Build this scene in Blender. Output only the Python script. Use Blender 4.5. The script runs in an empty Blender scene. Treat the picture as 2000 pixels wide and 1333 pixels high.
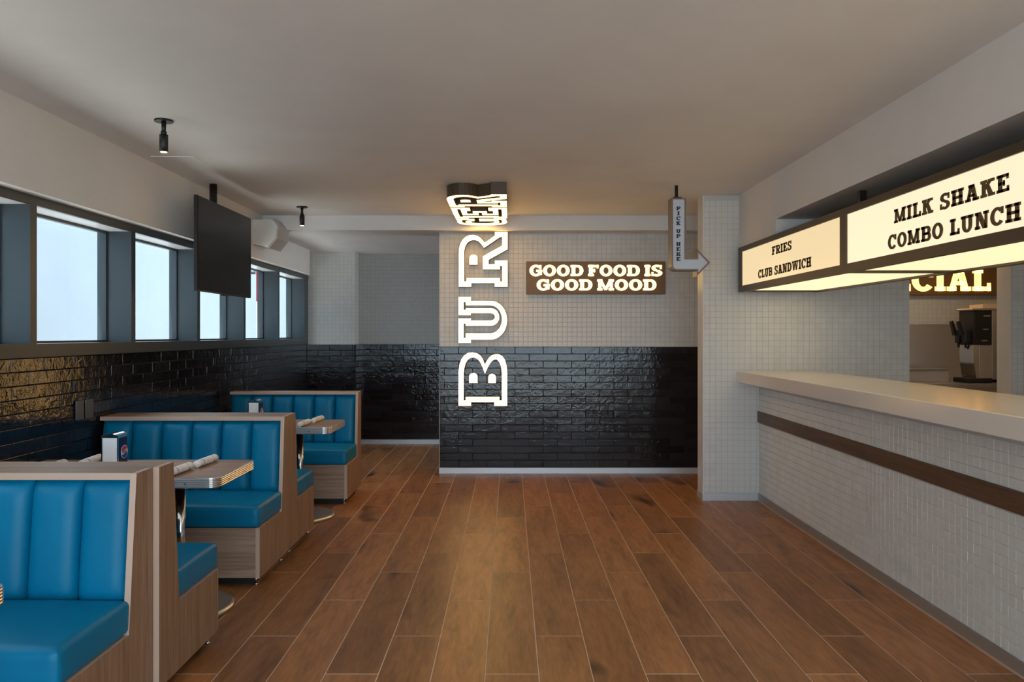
import bpy, bmesh, math, random
from mathutils import Vector, Matrix
from mathutils.geometry import tessellate_polygon

random.seed(7)
S = bpy.context.scene
COL = S.collection
F, X0, Y0, CAMZ = 1530.0, 996.0, 654.0, 1.48      # focal length in pixels, vanishing point, eye height

# ------------------------------------------------------------------ camera, sky, exposure
cam_d = bpy.data.cameras.new('camera')
cam = bpy.data.objects.new('camera', cam_d)
COL.objects.link(cam)
cam.location = (0, 0, CAMZ)
cam.rotation_euler = (math.pi / 2, 0, 0)
cam_d.sensor_width = 36.0
cam_d.lens = F / 2000.0 * 36.0
cam_d.shift_x = (1000.0 - X0) / 2000.0
cam_d.shift_y = (Y0 - 666.5) / 2000.0
cam_d.clip_start = 0.05
S.camera = cam

w = bpy.data.worlds.new('overcast_sky')
S.world = w
w.use_nodes = True
bg = w.node_tree.nodes['Background']
bg.inputs[0].default_value = (0.74, 0.88, 1.0, 1)
bg.inputs[1].default_value = 5.2

sun_d = bpy.data.lights.new('sun', 'SUN')          # added sun; its bounce off the front paving brightens the ceiling
sun_d.energy = 14.0; sun_d.angle = math.radians(1.5); sun_d.color = (1.0, 0.93, 0.82)
sun = bpy.data.objects.new('sun', sun_d); COL.objects.link(sun)
sun.rotation_euler = Vector((0.10, 0.36, -1.0)).to_track_quat('-Z', 'Y').to_euler()

S.view_settings.view_transform = 'Standard'
S.view_settings.look = 'None'
S.view_settings.exposure = 0.12
S.view_settings.gamma = 1.0
S.view_settings.use_curve_mapping = False
S.cycles.use_denoising = True
S.cycles.max_bounces = 10
S.cycles.diffuse_bounces = 6
S.cycles.glossy_bounces = 4
S.cycles.transparent_max_bounces = 12
S.cycles.sample_clamp_indirect = 6.0

# ------------------------------------------------------------------ materials
def mat(name, color, rough=0.5, metal=0.0, emis=None, estr=0.0, spec=0.5, coat=0.0):
    m = bpy.data.materials.new(name)
    m.use_nodes = True
    b = m.node_tree.nodes['Principled BSDF']
    b.inputs['Base Color'].default_value = (*color, 1)
    b.inputs['Roughness'].default_value = rough
    b.inputs['Metallic'].default_value = metal
    b.inputs['Specular IOR Level'].default_value = spec
    if coat:
        b.inputs['Coat Weight'].default_value = coat
        b.inputs['Coat Roughness'].default_value = 0.08
    if emis:
        b.inputs['Emission Color'].default_value = (*emis, 1)
        b.inputs['Emission Strength'].default_value = estr
    return m

def nodes(m):
    nt = m.node_tree
    return nt, nt.nodes, nt.links, nt.nodes['Principled BSDF']

def coords(nt, scale=(1, 1, 1), per_object=True):
    """object coordinates, shifted by a random amount for each object"""
    N, L = nt.nodes, nt.links
    tc = N.new('ShaderNodeTexCoord')
    mp = N.new('ShaderNodeMapping')
    mp.inputs['Scale'].default_value = scale
    L.new(tc.outputs['Object'], mp.inputs['Vector'])
    if per_object:
        oi = N.new('ShaderNodeObjectInfo')
        mu = N.new('ShaderNodeMath'); mu.operation = 'MULTIPLY'; mu.inputs[1].default_value = 53.0
        L.new(oi.outputs['Random'], mu.inputs[0])
        cb = N.new('ShaderNodeCombineXYZ')
        for i in range(3):
            L.new(mu.outputs[0], cb.inputs[i])
        L.new(cb.outputs[0], mp.inputs['Location'])
    return mp.outputs[0]

def ramp(nt, fac, stops):
    r = nt.nodes.new('ShaderNodeValToRGB')
    e = r.color_ramp.elements
    e[0].position, e[0].color = stops[0][0], (*stops[0][1], 1)
    e[1].position, e[1].color = stops[-1][0], (*stops[-1][1], 1)
    for p, c in stops[1:-1]:
        k = e.new(p); k.color = (*c, 1)
    nt.links.new(fac, r.inputs[0])
    return r.outputs[0]

def noise(nt, vec, scale, detail=4, rough=0.55, dist=0.0):
    n = nt.nodes.new('ShaderNodeTexNoise')
    n.inputs['Scale'].default_value = scale
    n.inputs['Detail'].default_value = detail
    n.inputs['Roughness'].default_value = rough
    n.inputs['Distortion'].default_value = dist
    nt.links.new(vec, n.inputs['Vector'])
    return n.outputs['Fac']

def bump(nt, b, height, strength, dist):
    k = nt.nodes.new('ShaderNodeBump')
    k.inputs['Strength'].default_value = strength
    k.inputs['Distance'].default_value = dist
    nt.links.new(height, k.inputs['Height'])
    nt.links.new(k.outputs[0], b.inputs['Normal'])

def mixc(nt, fac, a, b, mode='MIX'):
    m = nt.nodes.new('ShaderNodeMix'); m.data_type = 'RGBA'; m.blend_type = mode
    L = nt.links
    for sock, v in ((m.inputs[0], fac), (m.inputs[6], a), (m.inputs[7], b)):
        if isinstance(v, (int, float)): sock.default_value = v
        elif isinstance(v, tuple): sock.default_value = (*v, 1)
        else: L.new(v, sock)
    return m.outputs[2]

def wood(name, dark, mid, light, grain, rough=0.45, spec=0.4, vary=0.25, knots=False, bumpy=0.15):
    """grain = scale per axis, small along the grain"""
    m = mat(name, mid, rough, spec=spec)
    nt, N, L, b = nodes(m)
    v = coords(nt, grain)
    f1 = noise(nt, v, 1.0, 6, 0.62, 0.6)
    c = ramp(nt, f1, [(0.28, dark), (0.5, mid), (0.75, light)])
    v2 = coords(nt, tuple(g * 5 for g in grain))
    f2 = noise(nt, v2, 1.0, 3, 0.6)
    c = mixc(nt, 0.35, c, ramp(nt, f2, [(0.3, dark), (0.7, light)]), 'MIX')
    if knots:
        v3 = coords(nt, (4.2, 1.5, 1))
        f3 = noise(nt, v3, 1.0, 2, 0.5, 0.4)
        k = ramp(nt, f3, [(0.62, (0, 0, 0)), (0.76, (1, 1, 1))])
        c = mixc(nt, k, c, tuple(x * 0.42 for x in dark))
    oi = N.new('ShaderNodeObjectInfo')
    r = ramp(nt, oi.outputs['Random'], [(0, (1 - vary,) * 3), (1, (1 + vary,) * 3)])
    c = mixc(nt, 1.0, c, r, 'MULTIPLY')
    L.new(c, b.inputs['Base Color'])
    if bumpy:
        bump(nt, b, f2, bumpy, 0.002)
    return m

def plaster(name, col, rough=0.85, amt=0.06):
    m = mat(name, col, rough, spec=0.25)
    nt, N, L, b = nodes(m)
    v = coords(nt, (1, 1, 1), False)
    f = noise(nt, v, 1.3, 5)
    L.new(ramp(nt, f, [(0.3, tuple(c * (1 - amt) for c in col)), (0.7, tuple(c * (1 + amt * .5) for c in col))]), b.inputs['Base Color'])
    bump(nt, b, noise(nt, v, 160, 3), 0.06, 0.002)
    return m

M = {}
M['ceiling'] = plaster('ceiling_paint', (0.78, 0.77, 0.755))
M['plaster'] = plaster('wall_paint', (0.80, 0.765, 0.72))
M['grout_light'] = mat('grout_light', (0.55, 0.55, 0.53), 0.9, spec=0.2)
M['grout_dark'] = mat('grout_dark', (0.022, 0.022, 0.025), 0.8, spec=0.2)
M['floor_grout'] = mat('floor_grout', (0.70, 0.56, 0.44), 0.85, spec=0.2)
M['plank'] = wood('oak_look_plank', (0.135, 0.050, 0.019), (0.325, 0.135, 0.048), (0.47, 0.212, 0.080), (11, 1.6, 11), rough=0.42, spec=0.45, vary=0.22, knots=True, bumpy=0.12)
M['walnut_v'] = wood('laminate_upright_grain', (0.150, 0.078, 0.044), (0.315, 0.185, 0.113), (0.44, 0.28, 0.185), (34, 34, 1.1), vary=0.06)
M['walnut_h'] = wood('laminate_level_grain', (0.19, 0.112, 0.073), (0.36, 0.235, 0.163), (0.50, 0.36, 0.26), (1.1, 30, 34), vary=0.06)
M['walnut_cap'] = wood('laminate_cap', (0.19, 0.11, 0.07), (0.30, 0.185, 0.118), (0.40, 0.265, 0.18), (1.0, 34, 34), vary=0.05)
M['edge'] = mat('edge_band', (0.55, 0.39, 0.30), 0.45)
M['table_top'] = wood('laminate_table', (0.16, 0.078, 0.046), (0.31, 0.18, 0.112), (0.44, 0.285, 0.19), (1.2, 26, 26), rough=0.42, spec=0.25, vary=0.05)
M['strip_wood'] = wood('dark_oak_strip', (0.05, 0.024, 0.013), (0.105, 0.053, 0.028), (0.16, 0.085, 0.048), (30, 1.4, 30), vary=0.05)
M['chrome'] = mat('chrome', (0.75, 0.76, 0.78), 0.12, 1.0)
M['alu'] = mat('ribbed_aluminium', (0.72, 0.73, 0.75), 0.25, 1.0)
M['steel'] = mat('brushed_steel', (0.55, 0.55, 0.56), 0.32, 1.0)
M['black'] = mat('black_metal', (0.010, 0.010, 0.011), 0.45)
M['plinth'] = mat('black_plinth', (0.012, 0.012, 0.014), 0.6)
M['screen'] = mat('screen_glass', (0.006, 0.006, 0.007), 0.22, spec=0.18)
M['frame'] = mat('window_frame_paint', (0.047, 0.060, 0.068), 0.34, 0.35)
M['frame_reflection'] = mat('window_head_lining', (0.85, 0.88, 0.90), 0.25)  # pale colour stands for daylight reflected on the underside of the dark head
M['white_plastic'] = mat('white_plastic', (0.72, 0.71, 0.69), 0.5)
M['grille'] = mat('speaker_grille', (0.50, 0.50, 0.49), 0.7)
M['skirting'] = mat('skirting_alu', (0.62, 0.64, 0.67), 0.38, 0.55)
M['skirting_warm'] = mat('skirting_alu_warm', (0.33, 0.29, 0.255), 0.42, 0.4)
M['bronze'] = mat('bronze_frame', (0.060, 0.043, 0.026), 0.42, 0.3)
M['bronze_sign'] = mat('bronze_sign_face', (0.20, 0.105, 0.034), 0.45, 0.1)
M['casing'] = mat('letter_casing', (0.085, 0.055, 0.030), 0.5, 0.1)
M['lit_letter'] = mat('lit_letter_face', (0.9, 0.8, 0.6), 0.4, emis=(1.0, 0.57, 0.19), estr=6.0)
M['lit_sign'] = mat('lit_sign_letter', (0.9, 0.8, 0.6), 0.4, emis=(1.0, 0.72, 0.30), estr=2.2)
M['lit_special'] = mat('lit_special_letter', (0.9, 0.8, 0.6), 0.4, emis=(1.0, 0.58, 0.17), estr=1.9)
M['menu_a'] = mat('menu_panel_soft', (0.06, 0.06, 0.06), 0.3, emis=(1.0, 0.77, 0.43), estr=0.80)
M['menu_b'] = mat('menu_panel_bright', (0.06, 0.06, 0.06), 0.3, emis=(1.0, 0.86, 0.58), estr=0.93)
M['menu_under'] = mat('menu_underside', (0.06, 0.06, 0.06), 0.35, emis=(1.0, 0.79, 0.46), estr=1.1)
M['menu_letter'] = mat('menu_lettering', (0.15, 0.09, 0.04), 0.6, spec=0.2)  # brown lightened to include the glare of the lit panels
M['arrow_face'] = mat('arrow_sign_face', (0.56, 0.60, 0.68), 0.4)
M['arrow_case'] = mat('arrow_sign_casing', (0.20, 0.145, 0.11), 0.4, 0.3)
M['quartz'] = plaster('quartz_worktop', (0.80, 0.72, 0.63), 0.16, 0.03)
M['napkin'] = mat('paper_napkin', (0.88, 0.88, 0.89), 0.8, spec=0.2)
M['navy'] = mat('navy_plate', (0.008, 0.018, 0.085), 0.25)
M['logo_red'] = mat('logo_red', (0.55, 0.02, 0.05), 0.4)
M['logo_white'] = mat('logo_white', (0.8, 0.8, 0.8), 0.4)
M['logo_blue'] = mat('logo_blue', (0.01, 0.05, 0.42), 0.4)
M['logo_black'] = mat('logo_black', (0.01, 0.01, 0.015), 0.4)
M['ribbon'] = mat('napkin_band', (0.10, 0.14, 0.36), 0.6)
M['lens'] = mat('lamp_lens', (0.9, 0.8, 0.6), 0.4, emis=(1.0, 0.75, 0.42), estr=2.5)
M['outlet'] = mat('outlet_plate', (0.10, 0.115, 0.13), 0.18, 0.4)
M['carton'] = mat('cream_carton', (0.62, 0.48, 0.33), 0.7)
M['red_paint'] = mat('red_paint', (0.62, 0.03, 0.06), 0.5)
M['blue_paint'] = mat('pale_blue_paint', (0.45, 0.66, 0.80), 0.5)
M['kitchen_panel'] = mat('kitchen_panel', (0.42, 0.38, 0.36), 0.35, 0.3)
M['ext_wall'] = plaster('exterior_render', (0.225, 0.245, 0.265), 0.9, 0.05)
M['pavement'] = mat('pavement', (0.55, 0.53, 0.50), 0.9)

def mosaic_mat(name, col, rough):
    m = mat(name, col, rough, spec=0.4)
    nt, N, L, b = nodes(m)
    v = coords(nt, (1, 1, 1), False)
    wn = N.new('ShaderNodeTexNoise'); wn.inputs['Scale'].default_value = 9.0
    L.new(v, wn.inputs['Vector'])
    c = ramp(nt, wn.outputs['Fac'], [(0.3, tuple(x * .93 for x in col)), (0.7, tuple(min(1, x * 1.05) for x in col))])
    L.new(c, b.inputs['Base Color'])
    bump(nt, b, noise(nt, v, 30, 2), 0.10, 0.002)
    return m
M['mosaic'] = mosaic_mat('mosaic_tile', (0.68, 0.665, 0.625), 0.30)

def mosaic_flat(name, axis, tone=1.0):
    """mosaic on surfaces too far away for single tiles"""
    m = mat(name, (0.66, 0.65, 0.61), 0.35, spec=0.4)
    nt, N, L, b = nodes(m)
    tc = N.new('ShaderNodeTexCoord')
    mp = N.new('ShaderNodeMapping')
    mp.inputs['Rotation'].default_value = (math.pi / 2, 0, 0) if axis == 'y' else (math.pi / 2, 0, math.pi / 2)
    L.new(tc.outputs['Object'], mp.inputs['Vector'])
    br = N.new('ShaderNodeTexBrick')
    br.offset = 0.0
    br.inputs['Color1'].default_value = (0.66 * tone, 0.65 * tone, 0.62 * tone, 1)
    br.inputs['Color2'].default_value = (0.62 * tone, 0.61 * tone, 0.585 * tone, 1)
    br.inputs['Mortar'].default_value = (0.50 * tone, 0.50 * tone, 0.48 * tone, 1)
    br.inputs['Scale'].default_value = 1.0
    br.inputs['Mortar Size'].default_value = 0.002
    br.inputs['Brick Width'].default_value = 0.0522
    br.inputs['Row Height'].default_value = 0.0522
    L.new(mp.outputs[0], br.inputs['Vector'])
    L.new(br.outputs['Color'], b.inputs['Base Color'])
    return m
M['mosaic_far'] = mosaic_flat('mosaic_far', 'y', 0.92)
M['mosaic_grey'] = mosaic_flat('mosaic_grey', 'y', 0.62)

m = mat('black_glazed_brick', (0.010, 0.010, 0.013), 0.09, spec=0.46)
nt, N, L, b = nodes(m)
v = coords(nt, (1, 1, 1))
h1 = noise(nt, v, 17, 3, 0.6, 0.5)
h2 = noise(nt, v, 60, 2, 0.5)
ad = N.new('ShaderNodeMath'); ad.operation = 'MULTIPLY_ADD'; ad.inputs[1].default_value = 0.22
L.new(h2, ad.inputs[0]); L.new(h1, ad.inputs[2])
bump(nt, b, ad.outputs[0], 0.45, 0.006)
oi = N.new('ShaderNodeObjectInfo')
L.new(ramp(nt, oi.outputs['Random'], [(0, (0.007, 0.006, 0.008)), (1, (0.018, 0.017, 0.022))]), b.inputs['Base Color'])
M['brick'] = m

m = mat('teal_vinyl', (0.0, 0.115, 0.20), 0.40, spec=0.24)
nt, N, L, b = nodes(m)
v = coords(nt, (1, 1, 1))
bump(nt, b, noise(nt, v, 420, 2), 0.10, 0.001)
L.new(ramp(nt, noise(nt, v, 3, 2), [(0.3, (0.0, 0.150, 0.295)), (0.7, (0.0, 0.180, 0.345))]), b.inputs['Base Color'])
M['vinyl'] = m

m = bpy.data.materials.new('window_glass')
m.use_nodes = True
nt = m.node_tree; nt.nodes.clear()
out = nt.nodes.new('ShaderNodeOutputMaterial')
tr = nt.nodes.new('ShaderNodeBsdfTransparent'); tr.inputs[0].default_value = (0.95, 0.985, 1.0, 1)
gl = nt.nodes.new('ShaderNodeBsdfGlossy'); gl.inputs['Roughness'].default_value = 0.02
lw = nt.nodes.new('ShaderNodeLayerWeight'); lw.inputs[0].default_value = 0.5
pw = nt.nodes.new('ShaderNodeMath'); pw.operation = 'POWER'; pw.inputs[1].default_value = 5.0
nt.links.new(lw.outputs['Facing'], pw.inputs[0])
fr = nt.nodes.new('ShaderNodeMath'); fr.operation = 'MULTIPLY_ADD'; fr.inputs[1].default_value = 0.6; fr.inputs[2].default_value = 0.03
nt.links.new(pw.outputs[0], fr.inputs[0])
mx = nt.nodes.new('ShaderNodeMixShader')
nt.links.new(fr.outputs[0], mx.inputs[0]); nt.links.new(tr.outputs[0], mx.inputs[1]); nt.links.new(gl.outputs[0], mx.inputs[2])
nt.links.new(mx.outputs[0], out.inputs[0])
M['glass'] = m

# ------------------------------------------------------------------ mesh helpers
class MB:
    def __init__(s):
        s.v, s.f, s.mi, s.sm = [], [], [], []
    def add(s, verts, faces, mi=0, smooth=False):
        o = len(s.v)
        s.v += [tuple(p) for p in verts]
        s.f += [tuple(i + o for i in f) for f in faces]
        s.mi += [mi] * len(faces)
        s.sm += [smooth] * len(faces)
        return s
    def box(s, x0, x1, y0, y1, z0, z1, mi=0):
        v = [(x, y, z) for z in (z0, z1) for y in (y0, y1) for x in (x0, x1)]
        return s.add(v, [(0, 2, 3, 1), (4, 5, 7, 6), (0, 1, 5, 4), (2, 6, 7, 3), (0, 4, 6, 2), (1, 3, 7, 5)], mi)
    def cyl(s, c0, c1, r0, r1=None, n=20, mi=0, caps=True, smooth=True):
        r1 = r0 if r1 is None else r1
        c0, c1 = Vector(c0), Vector(c1)
        d = (c1 - c0).normalized()
        a = d.orthogonal().normalized(); b2 = d.cross(a)
        vs = []
        for c, r in ((c0, r0), (c1, r1)):
            for i in range(n):
                t = 2 * math.pi * i / n
                vs.append(c + (a * math.cos(t) + b2 * math.sin(t)) * r)
        s.add(vs, [(i, (i + 1) % n, n + (i + 1) % n, n + i) for i in range(n)], mi, smooth)
        if caps:
            s.add(vs[:n], [tuple(reversed(range(n)))], mi)
            s.add(vs[n:], [tuple(range(n))], mi)
        return s
    def prism(s, poly, frame, h0, h1, mi=0, side_mi=None, hole=None, back=True):
        """poly in a plane; frame(a, b, h) -> xyz"""
        side_mi = mi if side_mi is None else side_mi
        loops = [poly] + ([hole] if hole else [])
        pts = [p for lp in loops for p in lp]
        tris = tessellate_polygon([[Vector((p[0], p[1], 0)) for p in lp] for lp in loops])
        top = [frame(p[0], p[1], h1) for p in pts]
        bot = [frame(p[0], p[1], h0) for p in pts]
        fx = []
        for t in tris:
            a, b_, c = (Vector(top[i]) for i in t)
            nn = (b_ - a).cross(c - a)
            up = Vector(frame(0, 0, 1)) - Vector(frame(0, 0, 0))
            fx.append(t if nn.dot(up) > 0 else t[::-1])
        s.add(top, fx, mi)
        if back:
            s.add(bot, [f[::-1] for f in fx], side_mi)
        k = 0
        for lp in loops:
            n = len(lp)
            for i in range(n):
                j = (i + 1) % n
                s.add([bot[k + i], bot[k + j], top[k + j], top[k + i]], [(0, 1, 2, 3)], side_mi)
            k += n
        return s
    def mesh(s, name, mats):
        me = bpy.data.meshes.new(name)
        me.from_pydata(s.v, [], s.f)
        for m_ in (mats if isinstance(mats, (list, tuple)) else [mats]):
            me.materials.append(m_)
        me.polygons.foreach_set('material_index', s.mi)
        me.polygons.foreach_set('use_smooth', s.sm)
        bm = bmesh.new(); bm.from_mesh(me)
        bmesh.ops.remove_doubles(bm, verts=bm.verts, dist=1e-6)
        bmesh.ops.recalc_face_normals(bm, faces=bm.faces)
        bm.to_mesh(me); bm.free()
        me.update()
        return me
    def build(s, name, mats, parent=None, loc=(0, 0, 0)):
        return link(name, s.mesh(name, mats), parent, loc)

def link(name, me, parent=None, loc=(0, 0, 0)):
    o = bpy.data.objects.new(name, me)
    COL.objects.link(o)
    o.location = loc
    if parent: o.parent = parent
    return o

def tag(o, label=None, cat=None, group=None, kind=None):
    if label: o['label'] = label
    if cat: o['category'] = cat
    if group: o['group'] = group
    if kind: o['kind'] = kind
    return o

def thing(name, loc, label, cat, group=None, kind=None):
    return tag(link(name, None, None, loc), label, cat, group, kind)

def copy_tree(o, parent=None):
    c = o.copy(); COL.objects.link(c); c.parent = parent
    for ch in list(o.children): copy_tree(ch, c)
    return c

def bevel_box(x0, x1, y0, y1, z0, z1, r, seg=2):
    bm = bmesh.new()
    bmesh.ops.create_cube(bm, size=1.0)
    for q in bm.verts:
        q.co = ((x0 + x1) / 2 + q.co.x * (x1 - x0), (y0 + y1) / 2 + q.co.y * (y1 - y0), (z0 + z1) / 2 + q.co.z * (z1 - z0))
    bmesh.ops.bevel(bm, geom=list(bm.edges), offset=r, segments=seg, affect='EDGES', profile=0.5)
    return bm

def bm_obj(bm, name, mats, parent=None, smooth=False, loc=(0, 0, 0)):
    me = bpy.data.meshes.new(name)
    bmesh.ops.recalc_face_normals(bm, faces=bm.faces)
    for f in bm.faces: f.smooth = smooth
    bm.to_mesh(me); bm.free()
    for m_ in (mats if isinstance(mats, (list, tuple)) else [mats]):
        me.materials.append(m_)
    return link(name, me, parent, loc)

def soft_box(x0, x1, y0, y1, z0, z1, r, n=(16, 12, 5), top=0.0, axis=2, sign=1):
    """rounded box with a crown on one face"""
    hx, hy, hz = (x1 - x0) / 2, (y1 - y0) / 2, (z1 - z0) / 2
    c = ((x0 + x1) / 2, (y0 + y1) / 2, (z0 + z1) / 2)
    h = (hx, hy, hz)
    bm = bmesh.new()
    cache = {}
    def vert(i, j, k):
        key = (i, j, k)
        if key not in cache:
            p = [h[a] * (2.0 * (i, j, k)[a] / n[a] - 1) for a in range(3)]
            # denser sampling near the edges
            p = [h[a] * math.sin(p[a] / h[a] * math.pi / 2) for a in range(3)]
            inner = [max(-(h[a] - r), min(h[a] - r, p[a])) for a in range(3)]
            d = Vector(p) - Vector(inner)
            q = Vector(inner) + (d.normalized() * r if d.length > 1e-9 else Vector((0, 0, 0)))
            t = [max(0, 1 - (p[a] / h[a]) ** 2) for a in range(3) if a != axis]
            wgt = max(0, sign * p[axis] / h[axis])
            q[axis] += sign * top * (t[0] * t[1]) ** 0.6 * wgt
            cache[key] = bm.verts.new((q[0] + c[0], q[1] + c[1], q[2] + c[2]))
        return cache[key]
    for a in range(3):
        u, v_ = [t for t in range(3) if t != a]
        for s_ in (0, n[a]):
            for i in range(n[u]):
                for j in range(n[v_]):
                    q = []
                    for di, dj in ((0, 0), (1, 0), (1, 1), (0, 1)):
                        idx = [0, 0, 0]; idx[a] = s_; idx[u] = i + di; idx[v_] = j + dj
                        q.append(vert(*idx))
                    try: bm.faces.new(q)
                    except ValueError: pass
    return bm

# ------------------------------------------------------------------ slab-serif letters
def glyphs(s=0.24, t=0.15, wd=1.0, n=18):
    """polygons of slab-serif capitals, cap height 1; s stem, t slab"""
    e = 0.10
    def R(a, b_, c, d): return [(a, b_), (c, b_), (c, d), (a, d)]
    def ring(cx, cy, ro, so, ri, si, a0, a1):
        out = []
        for i in range(n):
            p, q = (math.radians(a0 + (a1 - a0) * k / n) for k in (i, i + 1))
            out.append([(cx + ri * math.cos(p), cy + si * math.sin(p)), (cx + ro * math.cos(p), cy + so * math.sin(p)),
                        (cx + ro * math.cos(q), cy + so * math.sin(q)), (cx + ri * math.cos(q), cy + si * math.sin(q))])
        return out
    def stem(x, top=True, bot=True, ss=s):
        o = [R(x, 0, x + ss, 1)]
        if bot: o.append(R(x - e, 0, x + ss + e, t))
        if top: o.append(R(x - e, 1 - t, x + ss + e, 1))
        return o
    def bowl(x, y0_, y1_, wdt):
        cy, so = (y0_ + y1_) / 2, (y1_ - y0_) / 2
        si = so - t
        st = max(0.04, wdt - so)
        o = [R(x, y1_ - t, x + st, y1_), R(x, y0_, x + st, y0_ + t)]
        o += ring(x + st, cy, wdt - st, so, max(0.02, wdt - st - s), si, -90, 90)
        return o
    G = {}
    G['I'] = (stem(e), s + 2 * e)
    w_ = .80 * wd
    G['L'] = (stem(e) + [R(e, 0, w_, t), R(w_ - s * .55, 0, w_, .36)], w_)
    w_ = .84 * wd
    arms = [R(e, 1 - t, w_ - .03, 1), R(w_ - .03 - s * .5, .70, w_ - .03, 1), R(e, .5 - t / 2, w_ * .66, .5 + t / 2), R(w_ * .66 - s * .4, .34, w_ * .66, .66)]
    G['E'] = (stem(e) + arms + [R(e, 0, w_, t), R(w_ - s * .5, 0, w_, .32)], w_)
    G['F'] = (stem(e) + arms, w_)
    w_ = 1.02 * wd
    G['H'] = (stem(e) + stem(w_ - e - s) + [R(e, .5 - t / 2, w_ - e, .5 + t / 2)], w_)
    w_ = 1.26 * wd
    k = s * .78
    G['M'] = (stem(e, ss=k) + stem(w_ - e - k, ss=k) + [[(e, 1), (e + k * 1.15, 1), (w_ / 2 + k * .5, .03), (w_ / 2 - k * .4, .03)], [(w_ - e, 1), (w_ - e - k * 1.15, 1), (w_ / 2 - k * .5, .05), (w_ / 2 + k * .5, .05)]], w_)
    w_ = 1.04 * wd
    k = s * .7
    G['N'] = ([R(e, 0, e + k, 1), R(0, 0, 2 * e + k, t), R(0, 1 - t, e + k, 1), R(w_ - e - k, 0, w_ - e, 1), R(w_ - 2 * e - k, 1 - t, w_, 1),
               [(e, 1), (e + s * 1.25, 1), (w_ - e, 0), (w_ - e - s * 1.25, 0)]], w_)
    w_ = 1.04 * wd
    G['K'] = (stem(e) + [[(e + s * .8, .36), (e + s * .8, .62), (w_ - e - s * 1.1, 1), (w_ - e, 1)], [(e + s * 1.15, .56), (e + s * 1.75, .78), (w_ - e + .03, 0), (w_ - e - s * 1.2, 0)],
                         R(w_ - s - 2 * e, 0, w_, t), R(w_ - s - 2.2 * e, 1 - t, w_ - .03, 1)], w_)
    w_ = 1.06 * wd
    m_ = w_ / 2
    G['A'] = ([[(e, 0), (e + s * .8, 0), (m_ + s * .30, 1), (m_ - s * .62, 1)], [(w_ - e, 0), (w_ - e - s * 1.1, 0), (m_ - s * .35, 1), (m_ + s * .62, 1)],
               R(0, 0, e * 2 + s * .85, t), R(w_ - e * 2 - s * 1.0, 0, w_, t), R(m_ - s * 1.0, 1 - t, m_ + s * .62, 1), R(w_ * .26, .26, w_ * .74, .26 + t * .9)], w_)
    w_ = .95 * wd
    G['B'] = (stem(e)[:1] + [R(0, 0, e + s, t), R(0, 1 - t, e + s, 1)] + bowl(e + s * .5, .5 - t * .5, 1, w_ - e - s * .5 - .04) + bowl(e + s * .5, 0, .5 + t * .5, w_ - e - s * .5), w_)
    w_ = 1.0 * wd
    G['D'] = (stem(e)[:1] + [R(0, 0, e + s, t), R(0, 1 - t, e + s, 1)] + bowl(e + s * .5, 0, 1, w_ - e - s * .5), w_)
    w_ = .88 * wd
    G['P'] = (stem(e) + bowl(e + s * .5, .40, 1, w_ - e - s * .5), w_)
    w_ = 1.0 * wd
    G['R'] = (stem(e) + bowl(e + s * .5, .42, 1, w_ - e - s * .5 - .06) + [[(w_ * .40, .5), (w_ * .62, .52), (w_ - .04, 0), (w_ - e - s, 0)], R(w_ - e - s * .9, 0, w_, t)], w_)
    w_ = 1.0 * wd
    G['O'] = (ring(w_ / 2, .5, w_ / 2, .53, w_ / 2 - s, .53 - t * 1.05, 0, 360), w_)
    G['C'] = (ring(w_ / 2, .5, w_ / 2, .53, w_ / 2 - s, .53 - t * 1.05, 42, 322) + [R(w_ * .86 - s * .4, .62, w_ * .93, 1.0)], w_ * .95)
    G['G'] = (ring(w_ / 2, .5, w_ / 2, .53, w_ / 2 - s, .53 - t * 1.05, 42, 335) + [R(w_ * .86 - s * .4, .64, w_ * .93, 1.0), R(w_ * .52, .38, w_, .38 + t), R(w_ - s * 1.05, .10, w_ - .04, .5)], w_)
    w_ = .86 * wd
    rr = w_ / 2
    G['S'] = (ring(rr, .735, rr - .03, .295, rr - .03 - s, .295 - t, 35, 275) + ring(rr, .265, rr, .295, rr - s, .295 - t, -145, 95)
              + [R(w_ - .04 - s * .55, .64, w_ - .04, 1.0), R(.02, 0, .02 + s * .55, .36)], w_)
    w_ = 1.0 * wd
    G['U'] = ([R(e, .42, e + s, 1), R(w_ - e - s, .42, w_ - e, 1), R(0, 1 - t, 2 * e + s, 1), R(w_ - 2 * e - s, 1 - t, w_, 1)]
              + ring(w_ / 2, .42, w_ / 2 - e, .45, w_ / 2 - e - s, .45 - t, 180, 360), w_)
    w_ = 1.46 * wd
    k = s * .80
    q = w_ / 4
    G['W'] = ([[(e, 1), (e + k, 1), (q + .06 + k * .4, 0), (q + .06 - k * .5, 0)], [(w_ / 2 - k * .4, 1), (w_ / 2 + k * .3, 1), (q + .06 + k * .5, 0), (q + .06 - k * .3, 0)],
               [(w_ / 2 - k * .3, 1), (w_ / 2 + k * .6, 1), (3 * q - .06 + k * .5, 0), (3 * q - .06 - k * .5, 0)], [(w_ - e - k * .7, 1), (w_ - e, 1), (3 * q - .06 + k * .5, 0), (3 * q - .06 - k * .3, 0)],
               R(0, 1 - t, 2 * e + k, 1), R(w_ / 2 - k * .8, 1 - t, w_ / 2 + k, 1), R(w_ - 2 * e - k, 1 - t, w_, 1)], w_)
    return G

BOLD = glyphs(0.34, 0.20, 1.16)
MEDI = glyphs(0.275, 0.175, 1.0)

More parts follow.
